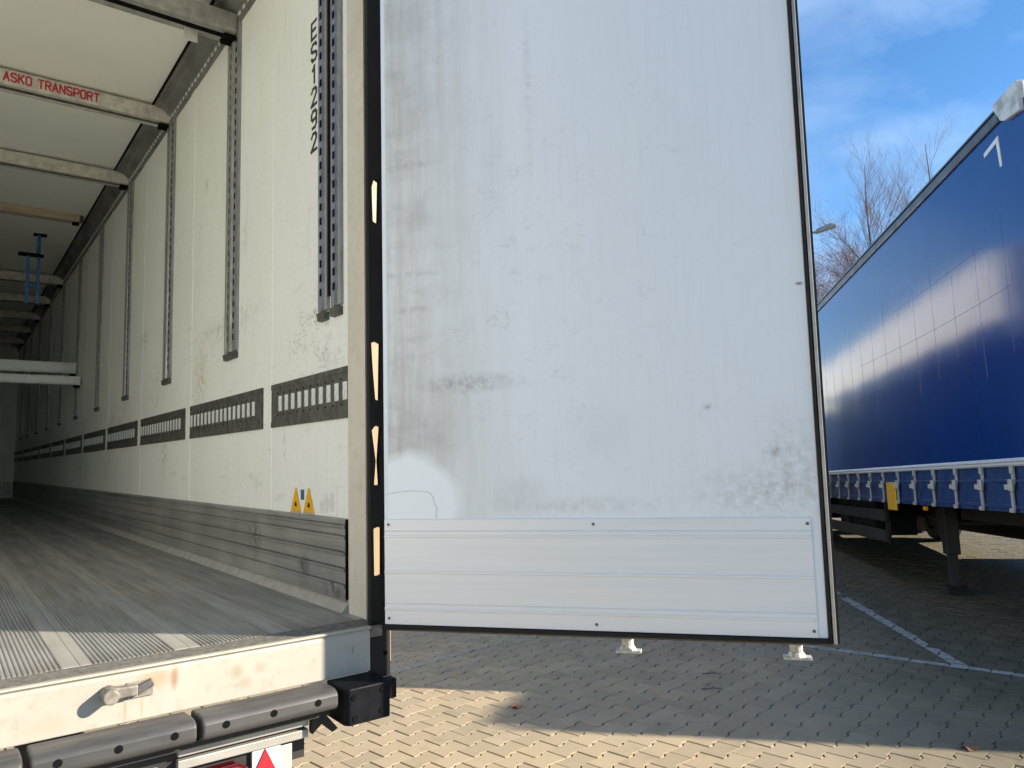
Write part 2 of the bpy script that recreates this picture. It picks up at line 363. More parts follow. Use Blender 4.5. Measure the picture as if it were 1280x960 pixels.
FIELD = (-4.5, 14.5, -4.0, 15.0)
MAT = dict(
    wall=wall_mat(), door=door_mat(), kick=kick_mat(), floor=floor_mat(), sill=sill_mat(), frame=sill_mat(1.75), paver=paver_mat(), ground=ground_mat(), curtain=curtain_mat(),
    ceiling=simple('ceiling_white', (.86, .865, .81), (.81, .815, .76), 3, .5, lo=.3, hi=.75),
    outer=simple('white_gelcoat', (.74, .75, .74), (.68, .69, .68), 2, .25, spec=.5),
    track=simple('galvanised_track', (.33, .33, .325), (.23, .23, .225), 30, .45, .45, stretch=(1, 1, .3)),
    rail=simple('lashing_rail_steel', (.135, .135, .120), (.075, .075, .066), 26, .55, .4, .1),
    slot=simple('slot_liner', (.72, .74, .72), (.52, .54, .53), 60, .5),
    hole=simple('dark_hole', (.004, .004, .004), (.007, .007, .007), 20, .9, spec=.08),
    cove=simple('cove_aluminium', (.23, .23, .215), (.15, .15, .14), 14, .5, .35, stretch=(1, .3, 1)),
    seal=simple('black_rubber', (.008, .008, .009), (.015, .0145, .015), 40, .6, bump=.05, spec=.25),
    trim=simple('edge_trim', (.50, .48, .43), (.32, .30, .27), 12, .4, .4),
    doorkick=simple('brushed_aluminium', (.78, .785, .78), (.73, .735, .73), 40, .38, .25, stretch=(.05, 1, 1)),
    rivet=simple('rivet_steel', (.18, .18, .18), (.09, .09, .09), 90, .4, .6),
    bumper=simple('grey_rubber_bumper', (.064, .064, .066), (.034, .034, .036), 22, .55, bump=.08, stretch=(.25, 1, 1)),
    black=simple('black_plastic', (.003, .0034, .0055), (.006, .0065, .009), 30, .55, spec=.12),
    alu=simple('dull_aluminium', (.44, .43, .40), (.30, .29, .27), 25, .45, .45, stretch=(.25, 1, 1)),
    galv=simple('galvanised_white', (.62, .61, .57), (.42, .41, .37), 60, .45, .3),
    pale=simple('pale_steel', (.46, .45, .42), (.36, .35, .32), 20, .5, .2),
    beam=simple('beam_white', (.60, .585, .52), (.40, .385, .33), 16, .5, .1, stretch=(1.2, 1, 1), lo=.42, hi=.7),
    beamdark=simple('beam_aluminium', (.40, .40, .37), (.26, .26, .24), 16, .5, .3),
    wood=simple('wooden_beam', (.48, .39, .28), (.36, .28, .19), 20, .7, stretch=(.2, 1, 2)),
    beamclean=simple('beam_clean_aluminium', (.64, .63, .58), (.54, .53, .48), 10, .4, .15, stretch=(.4, 1, 1)),
    redpaint=simple('red_paint', (.50, .02, .04), (.36, .02, .035), 40, .55),
    blackpaint=simple('black_stencil', (.02, .02, .02), (.05, .05, .05), 60, .6),
    bluesteel=simple('blue_painted_steel', (.035, .17, .48), (.025, .12, .36), 20, .45),
    label=simple('faded_label', (.80, .815, .79), (.74, .755, .73), 60, .45),
    yellow=simple('yellow_print', (.80, .45, .015), (.62, .33, .01), 60, .45),
    navy=simple('navy_print', (.03, .09, .20), (.05, .12, .24), 60, .45),
    faded=simple('faded_print', (.62, .64, .66), (.72, .69, .67), 50, .5),
    lampred=simple('tail_lamp_red', (.075, .004, .008), (.05, .003, .006), 10, .15, spec=.7),
    reflred=simple('reflector_red', (.62, .02, .03), (.5, .015, .025), 200, .3),
    reflwhite=simple('reflector_white', (.78, .78, .74), (.7, .7, .66), 40, .35),
    paint=simple('road_paint', (.46, .455, .43), (.25, .245, .225), 26, .8, lo=.42, hi=.66),
    paintworn=simple('worn_road_paint', (.40, .385, .34), (.25, .225, .18), 26, .85),
    roofrail=simple('grey_roof_rail', (.115, .125, .135), (.085, .09, .10), 6, .4, .2),
    cap=simple('weathered_white_cap', (.62, .62, .60), (.34, .34, .33), 9, .6, lo=.4, hi=.66),
    stripe=simple('ribbed_alu_edge', (.66, .66, .65), (.50, .50, .50), 40, .35, .35),
    skirt=simple('navy_side_board', (.012, .050, .165), (.008, .034, .12), 6, .4),
    strap=simple('grey_webbing', (.42, .44, .46), (.30, .31, .33), 50, .7),
    chassis=simple('black_chassis', (.012, .012, .012), (.022, .02, .018), 8, .7),
    tyre=simple('tyre_rubber', (.016, .016, .016), (.026, .025, .024), 30, .8),
    rim=simple('steel_rim', (.32, .32, .32), (.22, .22, .22), 12, .4, .5),
    amber=simple('amber_lens', (.80, .30, .01), (.65, .22, .01), 20, .3),
    seam=simple('seam_weld', (.10, .20, .42), (.06, .15, .36), 4, .35),
    latch=simple('worn_latch_steel', (.27, .25, .215), (.13, .12, .10), 50, .55, .2),
    bark=bark_mat(),
    twig=simple('twig_bark', (.20, .155, .145), (.13, .10, .095), 5, .9),
    leafred=simple('withered_leaf', (.30, .14, .12), (.22, .13, .10), 3, .7),
    leaf1=simple('pink_leaf', (.46, .20, .14), (.36, .16, .10), 60, .7),
    leaf2=simple('brown_leaf', (.22, .11, .05), (.15, .075, .035), 60, .7),
    lamppost=simple('lamp_grey', (.30, .31, .29), (.24, .25, .23), 10, .5, .3),
)

# ------------------------------------------------------------------ ground and pavers
g = MB().add([(-300, -300, -.012), (300, -300, -.012), (300, 300, -.012), (-300, 300, -.012)], [(0, 1, 2, 3)])
ground = g.build('ground', MAT['ground']); tag(ground, kind='structure', label='paved yard of interlocking tan concrete blocks')
V1 = np.array([.1226, -.1104]); V2 = np.array([-.068, -.146]); A0 = np.array([1.121, 1.781])
va = np.array([.022, -.142]); vb = V1-va
S_ = [np.array([.040, .005]), np.array([.061, .027])]          # the jog in the short side
ring = [va, va+S_[0], va+S_[1], V1, V1+va, V1+V2, V2+va+S_[1], V2+va+S_[0], V2+va, V2]
kind = [1, 1, 1, 1, 0, 1, 1, 1, 1, 0]                          # open joint (1) or tight butt joint (0) after each corner
HEX = np.array(ring)[::-1]; EDG = [kind[(len(ring)-2-i) % len(ring)] for i in range(len(ring))]
HC = HEX.mean(0); HEX = HEX - HC
def inset(poly, dist):
    out = []; n = len(poly)
    for i in range(n):
        p, q, r = poly[i-1], poly[i], poly[(i+1) % n]
        e1 = (q-p)/np.linalg.norm(q-p); e2 = (r-q)/np.linalg.norm(r-q)
        n1_, n2_ = np.array([-e1[1], e1[0]]), np.array([-e2[1], e2[0]])
        d1, d2 = (dist if EDG[i-1] else .0004), (dist if EDG[i] else .0004)
        if d1 != d2 and abs(e1[0]*e2[1]-e1[1]*e2[0]) < .3:      # open joint running into a tight one: taper
            out.append(q + (n1_+n2_)/2*.0008)
        else:
            out.append(q + np.linalg.solve(np.array([n1_, n2_]), np.array([d1, d2])))
    return np.array(out)
R0, R1 = inset(HEX, .0045), inset(HEX, .0062)
NH = len(HEX)
pv = np.array([(x, y, 0) for x, y in R1] + [(x, y, -.0028) for x, y in R0] + [(x, y, -.03) for x, y in R0])
pf = [tuple(range(NH))] + [(i, NH+i, NH+(i+1) % NH, (i+1) % NH) for i in range(NH)] + [(NH+i, 2*NH+i, 2*NH+(i+1) % NH, NH+(i+1) % NH) for i in range(NH)]
Minv = np.linalg.inv(np.array([V1, V2]).T)
cells = []
for cx in (FIELD[0], FIELD[1]):
    for cy in (FIELD[2], FIELD[3]): cells.append(Minv@(np.array([cx, cy])-A0))
cells = np.array(cells); i0, j0 = np.floor(cells.min(0)).astype(int)-2; i1, j1 = np.ceil(cells.max(0)).astype(int)+2
II, JJ = np.meshgrid(np.arange(i0, i1), np.arange(j0, j1))
C = A0 + HC + II.reshape(-1, 1)*V1 + JJ.reshape(-1, 1)*V2
C = C[(C[:, 0] > FIELD[0]) & (C[:, 0] < FIELD[1]) & (C[:, 1] > FIELD[2]) & (C[:, 1] < FIELD[3])]
# the pavers that the open yard shows nearest are single pieces, the rest one field
def project(P):
    v = P - np.array(CAM); w = v@np.array(fw)
    return 640+927.8*(v@np.array(rt2))/w, 480-927.8*(v@np.array(up2))/w, w
C3 = np.c_[C, np.zeros(len(C))]
px, py, w = project(C3)
vis = (w > .5) & (px > 372) & (px < 1290) & (py < 972) & (py > 806) & ~((px < 490) & (py < 915))
order = np.argsort(np.where(vis, w, 1e9)); near = set(order[:300].tolist())
rng = np.random.default_rng(3)
tilt = rng.normal(0, .0012, len(C))
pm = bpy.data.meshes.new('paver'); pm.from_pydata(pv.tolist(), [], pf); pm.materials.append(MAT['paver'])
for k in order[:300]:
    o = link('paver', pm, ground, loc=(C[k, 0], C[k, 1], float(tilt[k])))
rest = np.array([k for k in range(len(C)) if k not in near])
nv = len(pv); VV = np.repeat(pv[None], len(rest), 0); VV[:, :, :2] += C[rest][:, None, :]; VV[:, :, 2] += tilt[rest][:, None]
FF = []
for b in range(len(rest)): FF += [tuple(i+b*nv for i in f) for f in pf]
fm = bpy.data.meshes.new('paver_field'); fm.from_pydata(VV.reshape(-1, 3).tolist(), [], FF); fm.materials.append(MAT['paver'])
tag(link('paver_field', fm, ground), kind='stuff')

def clip(poly, a, b, c):            # keep a*x+b*y<=c
    out = []
    for i in range(len(poly)):
        p, q = poly[i-1], poly[i]; dp, dq = a*p[0]+b*p[1]-c, a*q[0]+b*q[1]-c
        if (dp <= 0) != (dq <= 0):
            t = dp/(dp-dq); out.append(p+(q-p)*t)
        if dq <= 0: out.append(q)
    return out
def painted_line(p, q, width, mat, label, zoff=.0015):
    p, q = np.array(p, float), np.array(q, float); L_ = np.linalg.norm(q-p); d = (q-p)/L_; nn = np.array([-d[1], d[0]]); m = MB()
    rel = C - p; s = rel@d; t = rel@nn
    for k in np.where((s > -.2) & (s < L_+.2) & (abs(t) < width/2+.2))[0]:
        if rng.random() < .06: continue
        poly = [R1[i]+C[k] for i in range(NH)]
        for (a, c) in ((nn, nn@p+width/2+rng.normal(0, .004)), (-nn, -(nn@p)+width/2), (d, d@q), (-d, -(d@p))):
            if len(poly) < 3: break
            poly = clip(poly, a[0], a[1], c)
        if len(poly) >= 3: m.add([(x, y, float(tilt[k])+zoff) for x, y in poly], [tuple(range(len(poly)))])
    o = m.build('painted_line', mat, ground); o['label'] = label
painted_line((7.6, 3.0), (4.93, .25), .092, MAT['paint'], 'white parking line running under the blue trailer')
painted_line((4.62, 1.6), (5.35, -1.6), .08, MAT['paint'], 'thin white line joining the parking line at an angle', .0026)
painted_line((1.3, 2.95), (4.2, 3.36), .05, MAT['paintworn'], 'faint worn line under the open door')

# ------------------------------------------------------------------ the white refrigerated trailer
FZ, ZC, YF, XL = 1.134, 3.754, 13.15, -2.48
trailer = empty('refrigerated_trailer')
tag(trailer, 'white refrigerated trailer with empty bright interior and its rear door swung open', 'trailer')
MB().box(0, .075, 0, YF+.1, FZ-.14, 3.86).build('side_wall', MAT['wall'], trailer)
MB().box(.0755, .081, -.05, YF+.1, FZ-.16, 3.87).build('outer_skin', MAT['outer'], trailer)
MB().box(XL-.075, XL, 0, YF+.1, FZ-.14, 3.86).build('side_wall', MAT['wall'], trailer)
MB().box(XL, 0, YF, YF+.1, FZ-.14, 3.86).build('front_wall', MAT['wall'], trailer)
MB().box(XL, -.002, YF-.012, YF-.001, FZ, FZ+.27).build('front_kick_plate', MAT['pale'], trailer)
MB().box(XL, 0, .0, YF, ZC, ZC+.08).build('ceiling', MAT['ceiling'], trailer)
MB().box(XL-.08, .08, -.22, YF+.1, ZC+.085, 3.90).build('roof', MAT['outer'], trailer, .02)
MB().box(XL-.07, .07, -.22, -.004, ZC-.03, ZC+.083).build('rear_header', MAT['frame'], trailer, .006)
# floor: extruded boards with fine ribs, each board a piece
bw = .248
def floor_board(wide):
    m = MB(); prof = [(0, -.03), (0, 0), (.024, 0)]
    x = .024
    while x < wide-.040:
        prof += [(x+.0016, -.0022), (x+.0046, -.0022), (x+.0062, 0), (x+.0105, 0)]; x += .0105
    prof += [(wide-.0015, 0), (wide-.0015, -.03)]
    return m.prism(prof, 'y', -.105, YF).mesh('floor_board', MAT['floor'])
fbm = floor_board(bw)
for k in range(10): link('floor_board', fbm, trailer, loc=(XL+.001+k*bw, 0, FZ))
MB().box(XL, 0, -.1, YF, FZ-.14, FZ-.031).build('floor_core', MAT['chassis'], trailer)
MB().prism([(-.026, FZ+.001), (-.001, FZ+.001), (-.001, FZ+.032), (-.010, FZ+.022)], 'y', .004, YF).build('floor_edge_strip', MAT['pale'], trailer)
plate = simple('rough_threshold_plate', (.20, .195, .175), (.095, .092, .085), 70, .7, .2, .5)
MB().box(XL, -.004, -.222, -.106, FZ-.03, FZ-.001).build('threshold_plate', plate, trailer, .002)
sill = MB().prism([(-.10, FZ-.13), (-.24, FZ-.114), (-.24, FZ-.012), (-.236, FZ-.004), (-.246, FZ+.002), (-.243, FZ+.007), (-.224, FZ+.006), (-.224, FZ-.031), (-.10, FZ-.031)], 'x', XL-.075, -.052).build('rear_sill', MAT['sill'], trailer, .0025)
# right-hand wall fittings
kp = [(0, FZ+.034), (-.010, FZ+.034)]
for z in (.078, .128, .178, .228, .262):
    kp += [(-.010, FZ+z-.006), (-.014, FZ+z-.003), (-.014, FZ+z+.003), (-.010, FZ+z+.005), (-.0015, FZ+z+.0055), (-.0015, FZ+z+.0095), (-.010, FZ+z+.010)]
kp += [(-.010, FZ+.284), (0, FZ+.288)]
MB().prism(kp, 'y', .012, YF).build('kick_plate', MAT['kick'], trailer)
MB().box(-.011, -.0005, .002, .009, FZ+.04, FZ+.285).build('kick_plate_end', MAT['hole'], trailer)
SEP = [.74+1.195*k for k in range(11)]
for ys in SEP:
    MB().prism([(-.0005, ys-.050), (-.0030, ys-.044), (-.0030, ys+.044), (-.0005, ys+.050)], 'z', FZ+.289, 3.645).build('joint_strip', MAT['wall'], trailer)
edges = [(.002, SEP[0]-.051)] + [(a+.051, b-.051) for a, b in zip(SEP, SEP[1:])] + [(SEP[-1]+.051, YF)]
slot_me = MB().box(-.0022, 0, -.0155, .0155, -.029, .029).mesh('slot', MAT['slot'])
for k, (a, b) in enumerate(edges):
    rail = MB().prism([(0, 1.740), (-.007, 1.740), (-.007, 1.758), (-.005, 1.762), (-.005, 1.885), (-.007, 1.889), (-.007, 1.906), (0, 1.906)], 'y', a, b).build('lashing_rail', MAT['rail'], trailer)
    m = MB(); n_ = int((b-a-.03)/.0635)
    for i in range(n_):
        y = b-.035-i*.0635 if k else .018+i*.0635
        link('slot', slot_me, rail, loc=(-.0052, y, 1.828))
        if k < 4:
            for zz in (1.785, 1.868): m.cyl((-.0058, y+.03, zz), .0045, .002, 'x', 8)
    if k < 4: tag(m.build('rivet_row', MAT['hole'], rail), kind='stuff')
def track(y0, y1, z0, z1, cols, hx=-.0112):
    p = MB(); wd = y1-y0
    p.prism([(0, y0), (-.012, y0), (-.014, y0+wd*.12), (-.010, y0+wd*.16), (-.010, y0+wd*.40), (-.018, y0+wd*.43), (-.018, y0+wd*.57), (-.010, y0+wd*.60), (-.010, y0+wd*.84), (-.014, y0+wd*.88), (-.012, y1), (0, y1)], 'z', z0, z1)
    o = p.build('support_track', MAT['track'], trailer)
    h = MB(); z = z0+.05
    while z < z1-.02:
        for c in cols: h.box(hx, hx+.0014, y0+wd*c-.0075, y0+wd*c+.0075, z, z+.026)
        z += .05
    tag(h.build('hole_row', MAT['hole'], o), kind='stuff')
    MB().prism([(0, z0-.006), (-.020, z0-.006), (-.016, z0-.032), (0, z0-.034)], 'y', y0+.004, y1-.004).build('end_cap', MAT['rail'], o)
    return o
track(.040, .114, 2.115, 3.75, (.5,), -.0192); track(.147, .220, 2.115, 3.75, (.5,), -.0192)
MB().box(-.008, -.0005, .1145, .1465, 2.16, 3.75).build('track_gap_strip', MAT['hole'], trailer)
for k in range(10): track(1.118+1.195*k, 1.290+1.195*k, 2.105, 3.64, (.28, .72))
cov = MB().prism([(0, 3.640), (-.010, 3.640), (-.016, 3.690), (-.060, 3.726), (-.092, 3.732), (-.100, 3.7535), (0, 3.7535)], 'y', .02, YF).build('cove_profile', MAT['cove'], trailer)
h = MB(); y = .6
while y < 8:
    h.box(-.0175, -.012, y, y+.028, 3.662, 3.676); y += .062
tag(h.build('perforation_row', MAT['slot'], cov), kind='stuff')
MB().box(-.108, -.1005, .02, YF, 3.744, 3.7536).build('cove_seal', MAT['hole'], cov)
# rear frame at the hinge side
MB().prism([(-.004, -.118), (.008, -.123), (.008, -.0005), (-.006, -.0005)], 'z', FZ-.02, 3.86).build('rear_frame', MAT['frame'], trailer, .003)
MB().prism([(.0005, -.134), (.007, -.134), (.007, -.1235), (-.003, -.1185)], 'z', FZ-.02, 3.86).build('frame_edge', simple('stained_frame_edge', (.20, .165, .12), (.08, .07, .055), 20, .6, stretch=(1, 1, .2)), trailer)
MB().prism([(.0085, -.066), (.105, -.066), (.105, -.0505), (.0750, -.0505), (.0750, -.001), (.0085, -.001)], 'z', FZ-.15, 3.86).build('door_post', simple('primer_post', (.30, .222, .140), (.24, .178, .11), 6, .5), trailer)
zs = [.985, 1.268, 1.272, 1.405, 1.410, 1.528, 1.532, 1.60, 1.69, 1.700, 1.706, 1.778, 1.782, 1.88, 1.950, 1.956, 2.318, 2.322, 2.43, 2.452, 2.458, 3.76]
lo_ = {1.272: -.0215, 1.405: -.0225, 1.532: -.020, 1.60: -.014, 1.69: -.026, 1.700: -.018, 1.782: -.014, 1.88: -.022, 1.950: -.026, 2.322: -.018, 2.43: -.021, 2.452: -.014}
hi_ = {1.272: .004, 1.405: .005, 1.532: .000, 1.60: -.004, 1.69: .003, 1.700: .004, 1.782: .002, 1.88: .004, 1.950: .006, 2.322: .001, 2.43: .004, 2.452: .005}
m = MB(); x0, x1, mid = -.0325, .0275, -.008
for a, b in zip(zs, zs[1:]):
    for (l0, l1, r0, r1) in ((x0, x0, lo_.get(a, mid), lo_.get(b, mid)), (hi_.get(a, mid), hi_.get(b, mid), x1, x1)):
        v = []
        for yy in (-.206, -.190): v += [(l0, yy, a), (r0, yy, a), (r1, yy, b), (l1, yy, b)]
        m.add(v, [(0, 1, 2, 3), (4, 7, 6, 5), (0, 4, 5, 1), (1, 5, 6, 2), (2, 6, 7, 3), (3, 7, 4, 0)])
strip = m.build('hinge_strip', MAT['seal'], trailer)
MB().prism([(-.0325, -.189), (-.020, -.189), (.004, -.137), (-.008, -.1365)], 'z', .985, 3.76).build('seal_flap', MAT['seal'], strip)
for z in (1.05, 1.19): MB().cyl((.012, -.2062, z), .006, -.003, 'y', 10).build('bolt', MAT['hole'], strip)
# door: inner face at local y=0, thickness towards +y
DL = 1.179; DZ0, DZ1 = 1.147, 3.74
door = MB().box(.0, DL-.0245, 0, .075, DZ0, DZ1).build('door', MAT['door'], trailer, .002)
door.location = (-.0235, -.274, 0); door.rotation_euler = (0, 0, R(-52)); door['label'] = 'open rear door seen from its scuffed white inner side'
DOOR = door
DW = DL-.0245
MB().prism([(DW+.0005, -.006), (DW+.006, -.012), (DW+.0085, -.004), (DW+.0085, .06), (DW+.0005, .06)], 'z', DZ0-.010, DZ1).build('edge_gasket', MAT['seal'], door)
MB().box(DW+.009, DW+.0165, -.016, .070, DZ0-.010, DZ1).build('edge_trim', MAT['trim'], door, .001)
MB().box(DW+.017, DW+.0235, -.008, .072, DZ0-.010, DZ1).build('outer_gasket', MAT['seal'], door)
MB().prism([(-.010, DZ0-.011), (-.013, DZ0-.004), (-.002, DZ0-.0005), (.07, DZ0-.0005), (.07, DZ0-.020), (.02, DZ0-.022)], 'x', .0, DW+.011).build('bottom_gasket', MAT['seal'], door)
MB().box(.0, DW, .0755, .080, DZ0+.005, DZ1).build('outer_panel', MAT['outer'], door)
for z in (1.36, 1.78, 2.25, 2.72, 3.19, 3.60):
    MB().box(-.03, .22, .081, .092, z-.035, z+.035).cyl((-.02, .095, z-.05), .012, .10, 'z', 12).build('hinge', MAT['galv'], door)
kz = [1.148, 1.188, 1.192, 1.196, 1.204, 1.286, 1.290, 1.294, 1.388, 1.391, 1.394, 1.402, 1.406, 1.4365]
prof = [(0, 1.148), (-.004, 1.1482), (-.004, 1.186), (-.0065, 1.188), (-.0065, 1.192), (-.004, 1.194), (-.004, 1.203), (-.006, 1.205), (-.004, 1.207), (-.004, 1.286), (-.0065, 1.288), (-.0065, 1.293), (-.004, 1.295), (-.004, 1.384),
        (-.0065, 1.386), (-.0065, 1.390), (-.004, 1.392), (-.004, 1.401), (-.006, 1.403), (-.004, 1.405), (-.004, 1.434), (0, 1.4365)]
dk = MB().prism(prof, 'x', .002, DW-.024).build('door_kick_plate', MAT['doorkick'], door)
for u_ in (.014, .594, 1.122):
    for z in (1.421, 1.164): MB().cyl((u_, -.0045, z), .0042, -.0035, 'y', 10, .003).build('rivet', MAT['rivet'], door)
# smeared sealant bead on the repaired patch
m = MB(); pts = [(.004, 1.505), (.05, 1.513), (.10, 1.514), (.135, 1.510), (.148, 1.495), (.149, 1.478), (.158, 1.468), (.155, 1.445), (.156, 1.438)]
for a, b in zip(pts, pts[1:]): m.tube((a[0], -.0005, a[1]), (b[0], -.0005, b[1]), .0016, .0016, 6)
m.build('sealant_bead', MAT['reflwhite'], door)
for u_ in (.66, 1.09):
    lb = MB().cyl((u_, .112, DZ0-.03), .013, 2.5, 'z', 12).build('locking_bar', MAT['galv'], door, smooth=False)
    k = MB().cyl((u_, .112, DZ0-.034), .030, .008, 'z', 14).cyl((u_, .112, DZ0-.060), .016, .026, 'z', 14).cyl((u_, .112, DZ0-.072), .024, .012, 'z', 14, .017)
    k.box(u_-.034, u_+.030, .098, .126, DZ0-.036, DZ0-.029).box(u_-.032, u_+.036, .098, .126, DZ0-.079, DZ0-.0715)
    k.build('locking_cam', MAT['galv'], lb, .0015)
    for z in (1.3, 2.2, 3.1): MB().box(u_-.04, u_+.04, .0805, .098, z-.03, z+.03).build('bar_bracket', MAT['galv'], lb)
# its twin on the other side, out of the picture, stood open to bounce sun inside
twin = copy_tree(DOOR, trailer); twin.location = (XL+.0235, -.274, 0); twin.rotation_euler = (0, 0, R(-93)); twin.scale = (1, -1, 1); twin['label'] = 'second rear door, opened on the far side'
# lettering on the wall
for i, ch in enumerate('ES1292'):
    lettering(ch, .063, .0115, lambda u, v, d, i=i: (-.0004-d, .306-u*1.2, 3.150-i*.0855+v)).build('lettering', MAT['blackpaint'], trailer)
# warning label
lab = MB().box(-.0012, -.0002, .092, .500, FZ+.2885, 1.517).build('safety_label', MAT['label'], trailer)
for y in (.440, .322):
    MB().prism([(y+.052, 1.4235), (y-.052, 1.4235), (y-.006, 1.512), (y+.006, 1.512)], 'x', -.0020, -.0013).build('warning_triangle', MAT['yellow'], lab)
    MB().prism([(y+.052, 1.4232), (y-.052, 1.4232), (y-.047, 1.4285), (y+.047, 1.4285)], 'x', -.0024, -.0021).build('warning_bar', MAT['wood'], lab)
    MB().prism([(y+.012, 1.446), (y-.010, 1.446), (y-.004, 1.462), (y+.005, 1.462)], 'x', -.0024, -.0021).build('warning_symbol', MAT['hole'], lab)
MB().box(-.0020, -.0013, .365, .395, 1.470, 1.506).build('info_panel', MAT['navy'], lab)
MB().prism([(.22, 1.43), (.17, 1.43), (.15, 1.47), (.17, 1.50), (.20, 1.475), (.23, 1.47)], 'x', -.0020, -.0013).build('faded_diagram', MAT['faded'], lab)
MB().box(-.0020, -.0013, .115, .145, 1.44, 1.50).build('faded_diagram', MAT['faded'], lab)
# latch on the sill
lt = MB().box(-.668, -.612, -.2445, -.2405, 1.072, 1.108).build('sill_latch', MAT['latch'], trailer, .001)
MB().cyl((-.706, -.290, 1.094), .0165, .049, 'y', 18, .0175).build('latch_pin', MAT['latch'], lt, .003)
MB().prism([(-.705, 1.108), (-.648, 1.105), (-.648, 1.083), (-.702, 1.082)], 'y', -.268, -.245).build('latch_arm', MAT['latch'], lt, .003)
MB().prism([(-.6475, 1.101), (-.618, 1.112), (-.612, 1.097), (-.6475, 1.080)], 'y', -.262, -.245).build('latch_hook', MAT['rivet'], lt, .002)
# bumpers
bp = [(-.2405, 1.0185), (-.305, 1.024), (-.330, 1.023), (-.345, 1.017), (-.350, 1.008), (-.350, .984), (-.342, .974), (-.325, .970), (-.2405, .966)]
for a, b in ((-2.55, -1.54), (-1.525, -.872), (-.860, -.540), (-.528, -.197)):
    bmp = MB().prism(bp, 'x', a, b).build('bumper_bar', MAT['bumper'], trailer, .012, 3)
    x = -.252
    while x > -2.5:
        if a+.03 < x < b-.02: MB().cyl((x, -.3515, 1.001), .0085, .002, 'y', 12).build('bolt_hole', MAT['hole'], bmp)
        x -= .112
MB().box(-2.52, -.2, -.300, -.2408, .948, .965).build('bumper_backing', MAT['chassis'], trailer)
cb = MB().prism([(-.183, -.350), (-.173, -.362), (-.058, -.362), (-.052, -.350), (-.052, -.2415), (-.183, -.2415)], 'z', .928, 1.020).build('corner_bumper', MAT['black'], trailer, .004)
for x, z in ((-.160, .998), (-.080, 1.003), (-.158, .945), (-.082, .950)): MB().cyl((x, -.3645, z), .0075, .0035, 'y', 12).build('bolt_hole', MAT['hole'], cb)
MB().box(-.0515, .03, -.24, -.207, .93, .985).build('post_foot', MAT['black'], trailer, .004)
MB().prism([(-.240, .948), (-.205, .948), (-.170, .905), (-.185, .898), (-.215, .925), (-.240, .905)], 'y', -.285, -.262).build('corner_bracket', MAT['chassis'], trailer)
MB().box(-.56, -.242, -.266, -.244, .923, .938).build('lamp_rail', MAT['alu'], trailer, .002)
MB().box(-.56, -.243, -.266, -.2435, .894, .915).build('lamp_rail', MAT['alu'], trailer, .002)
MB().box(-.80, -.245, -.243, -.235, .84, .948).build('light_panel', MAT['chassis'], trailer)
MB().box(-.70, -.60, -.268, -.244, .84, .908).build('bracket_plate', MAT['pale'], trailer, .003)
MB().box(-.545, -.515, -.275, -.267, .940, .956).build('side_reflector', MAT['wood'], trailer, .002)
MB().prism([(-.56, .70), (-.40, .70), (-.385, .74), (-.385, .83), (-.40, .865), (-.43, .88), (-.56, .88)], 'y', -.285, -.2435).build('tail_light', MAT['lampred'], trailer, .008, 3)
rb = MB().box(-.384, -.312, -.256, -.2435, .66, .905).build('reflector_board', MAT['reflwhite'], trailer, .002)
MB().prism([(-.352, .890), (-.420, .760), (-.290, .760)], 'y', -.262, -.2565).build('reflector_triangle', MAT['reflred'], rb)
MB().box(-.3105, -.280, -.25, -.232, .62, .884).build('board_post', MAT['pale'], trailer, .002)
# chassis and wheels
for x in (-1.75, -.75): MB().box(x-.06, x+.06, .2, YF-.6, .75, .99).build('chassis_beam', MAT['chassis'], trailer)
MB().box(-2.3, -.2, -.05, .06, .5, .62).build('underrun_bar', MAT['chassis'], trailer)
for x in (-1.75, -.75): MB().box(x-.04, x+.04, -.02, .06, .62, .76).build('underrun_bracket', MAT['chassis'], trailer)
tyre_me = MB().ring((0, 0, 0), .29, .50, .36, 'x').mesh('tyre', MAT['tyre']); rim_me = MB().cyl((.06, 0, 0), .29, .05, 'x', 24).cyl((.10, 0, 0), .10, .12, 'x', 16).mesh('rim', MAT['rim'])
for y in (4.2, 5.5, 6.8):
    for x in (-2.45, -.42):
        wh = link('wheel', tyre_me, trailer, loc=(x, y, .5)); link('rim', rim_me, wh, loc=(.12 if x > -1 else .0, 0, 0))
    MB().cyl((-2.3, y, .5), .07, 2.1, 'x', 12).build('axle', MAT['chassis'], trailer)

# ------------------------------------------------------------------ beams hung inside the trailer
def deck_beam(y, z, hgt, dep, mat, under, label, fit=True, x_end=-.014, sag=0., group='load bars across the trailer'):
    b = empty('load_bar', (0, y, z)); tag(b, label, 'load beam', group)
    XA = XL+.03-0; m = MB()
    m.prism([(0, 0), (0, hgt*.12), (-.004, hgt*.14), (-.004, hgt*.86), (0, hgt*.88), (0, hgt), (dep, hgt), (dep, 0), (dep*.68, 0), (dep*.66, .006), (dep*.34, .006), (dep*.32, 0)], 'x', XA, x_end)
    m.build('bar', mat, b, .003)
    MB().box(XA, x_end-.0005, dep*.345, dep*.655, .001, .0055).build('groove_insert', under, b)
    if fit:
        for x, s in ((x_end, 1), (XA, -1)):
            e = MB().box(min(x, x+s*.028), max(x, x+s*.028), .012, dep-.012, hgt*.15, hgt*.85).build('end_fitting', MAT['rail'], b, .003)
            MB().box(min(x-s*.05, x), max(x-s*.05, x), .02, dep-.02, -.022, -.001).build('latch', MAT['hole'], e, .003)
    return b
b1 = deck_beam(1.150, 3.590, .095, .115, MAT['beamdark'], MAT['hole'], 'nearest grey ceiling beam, cut by the top of the picture')
MB().box(-.225, -.165, .075, .083, -.062, -.001).build('latch_tab', MAT['beam'], b1, .004)
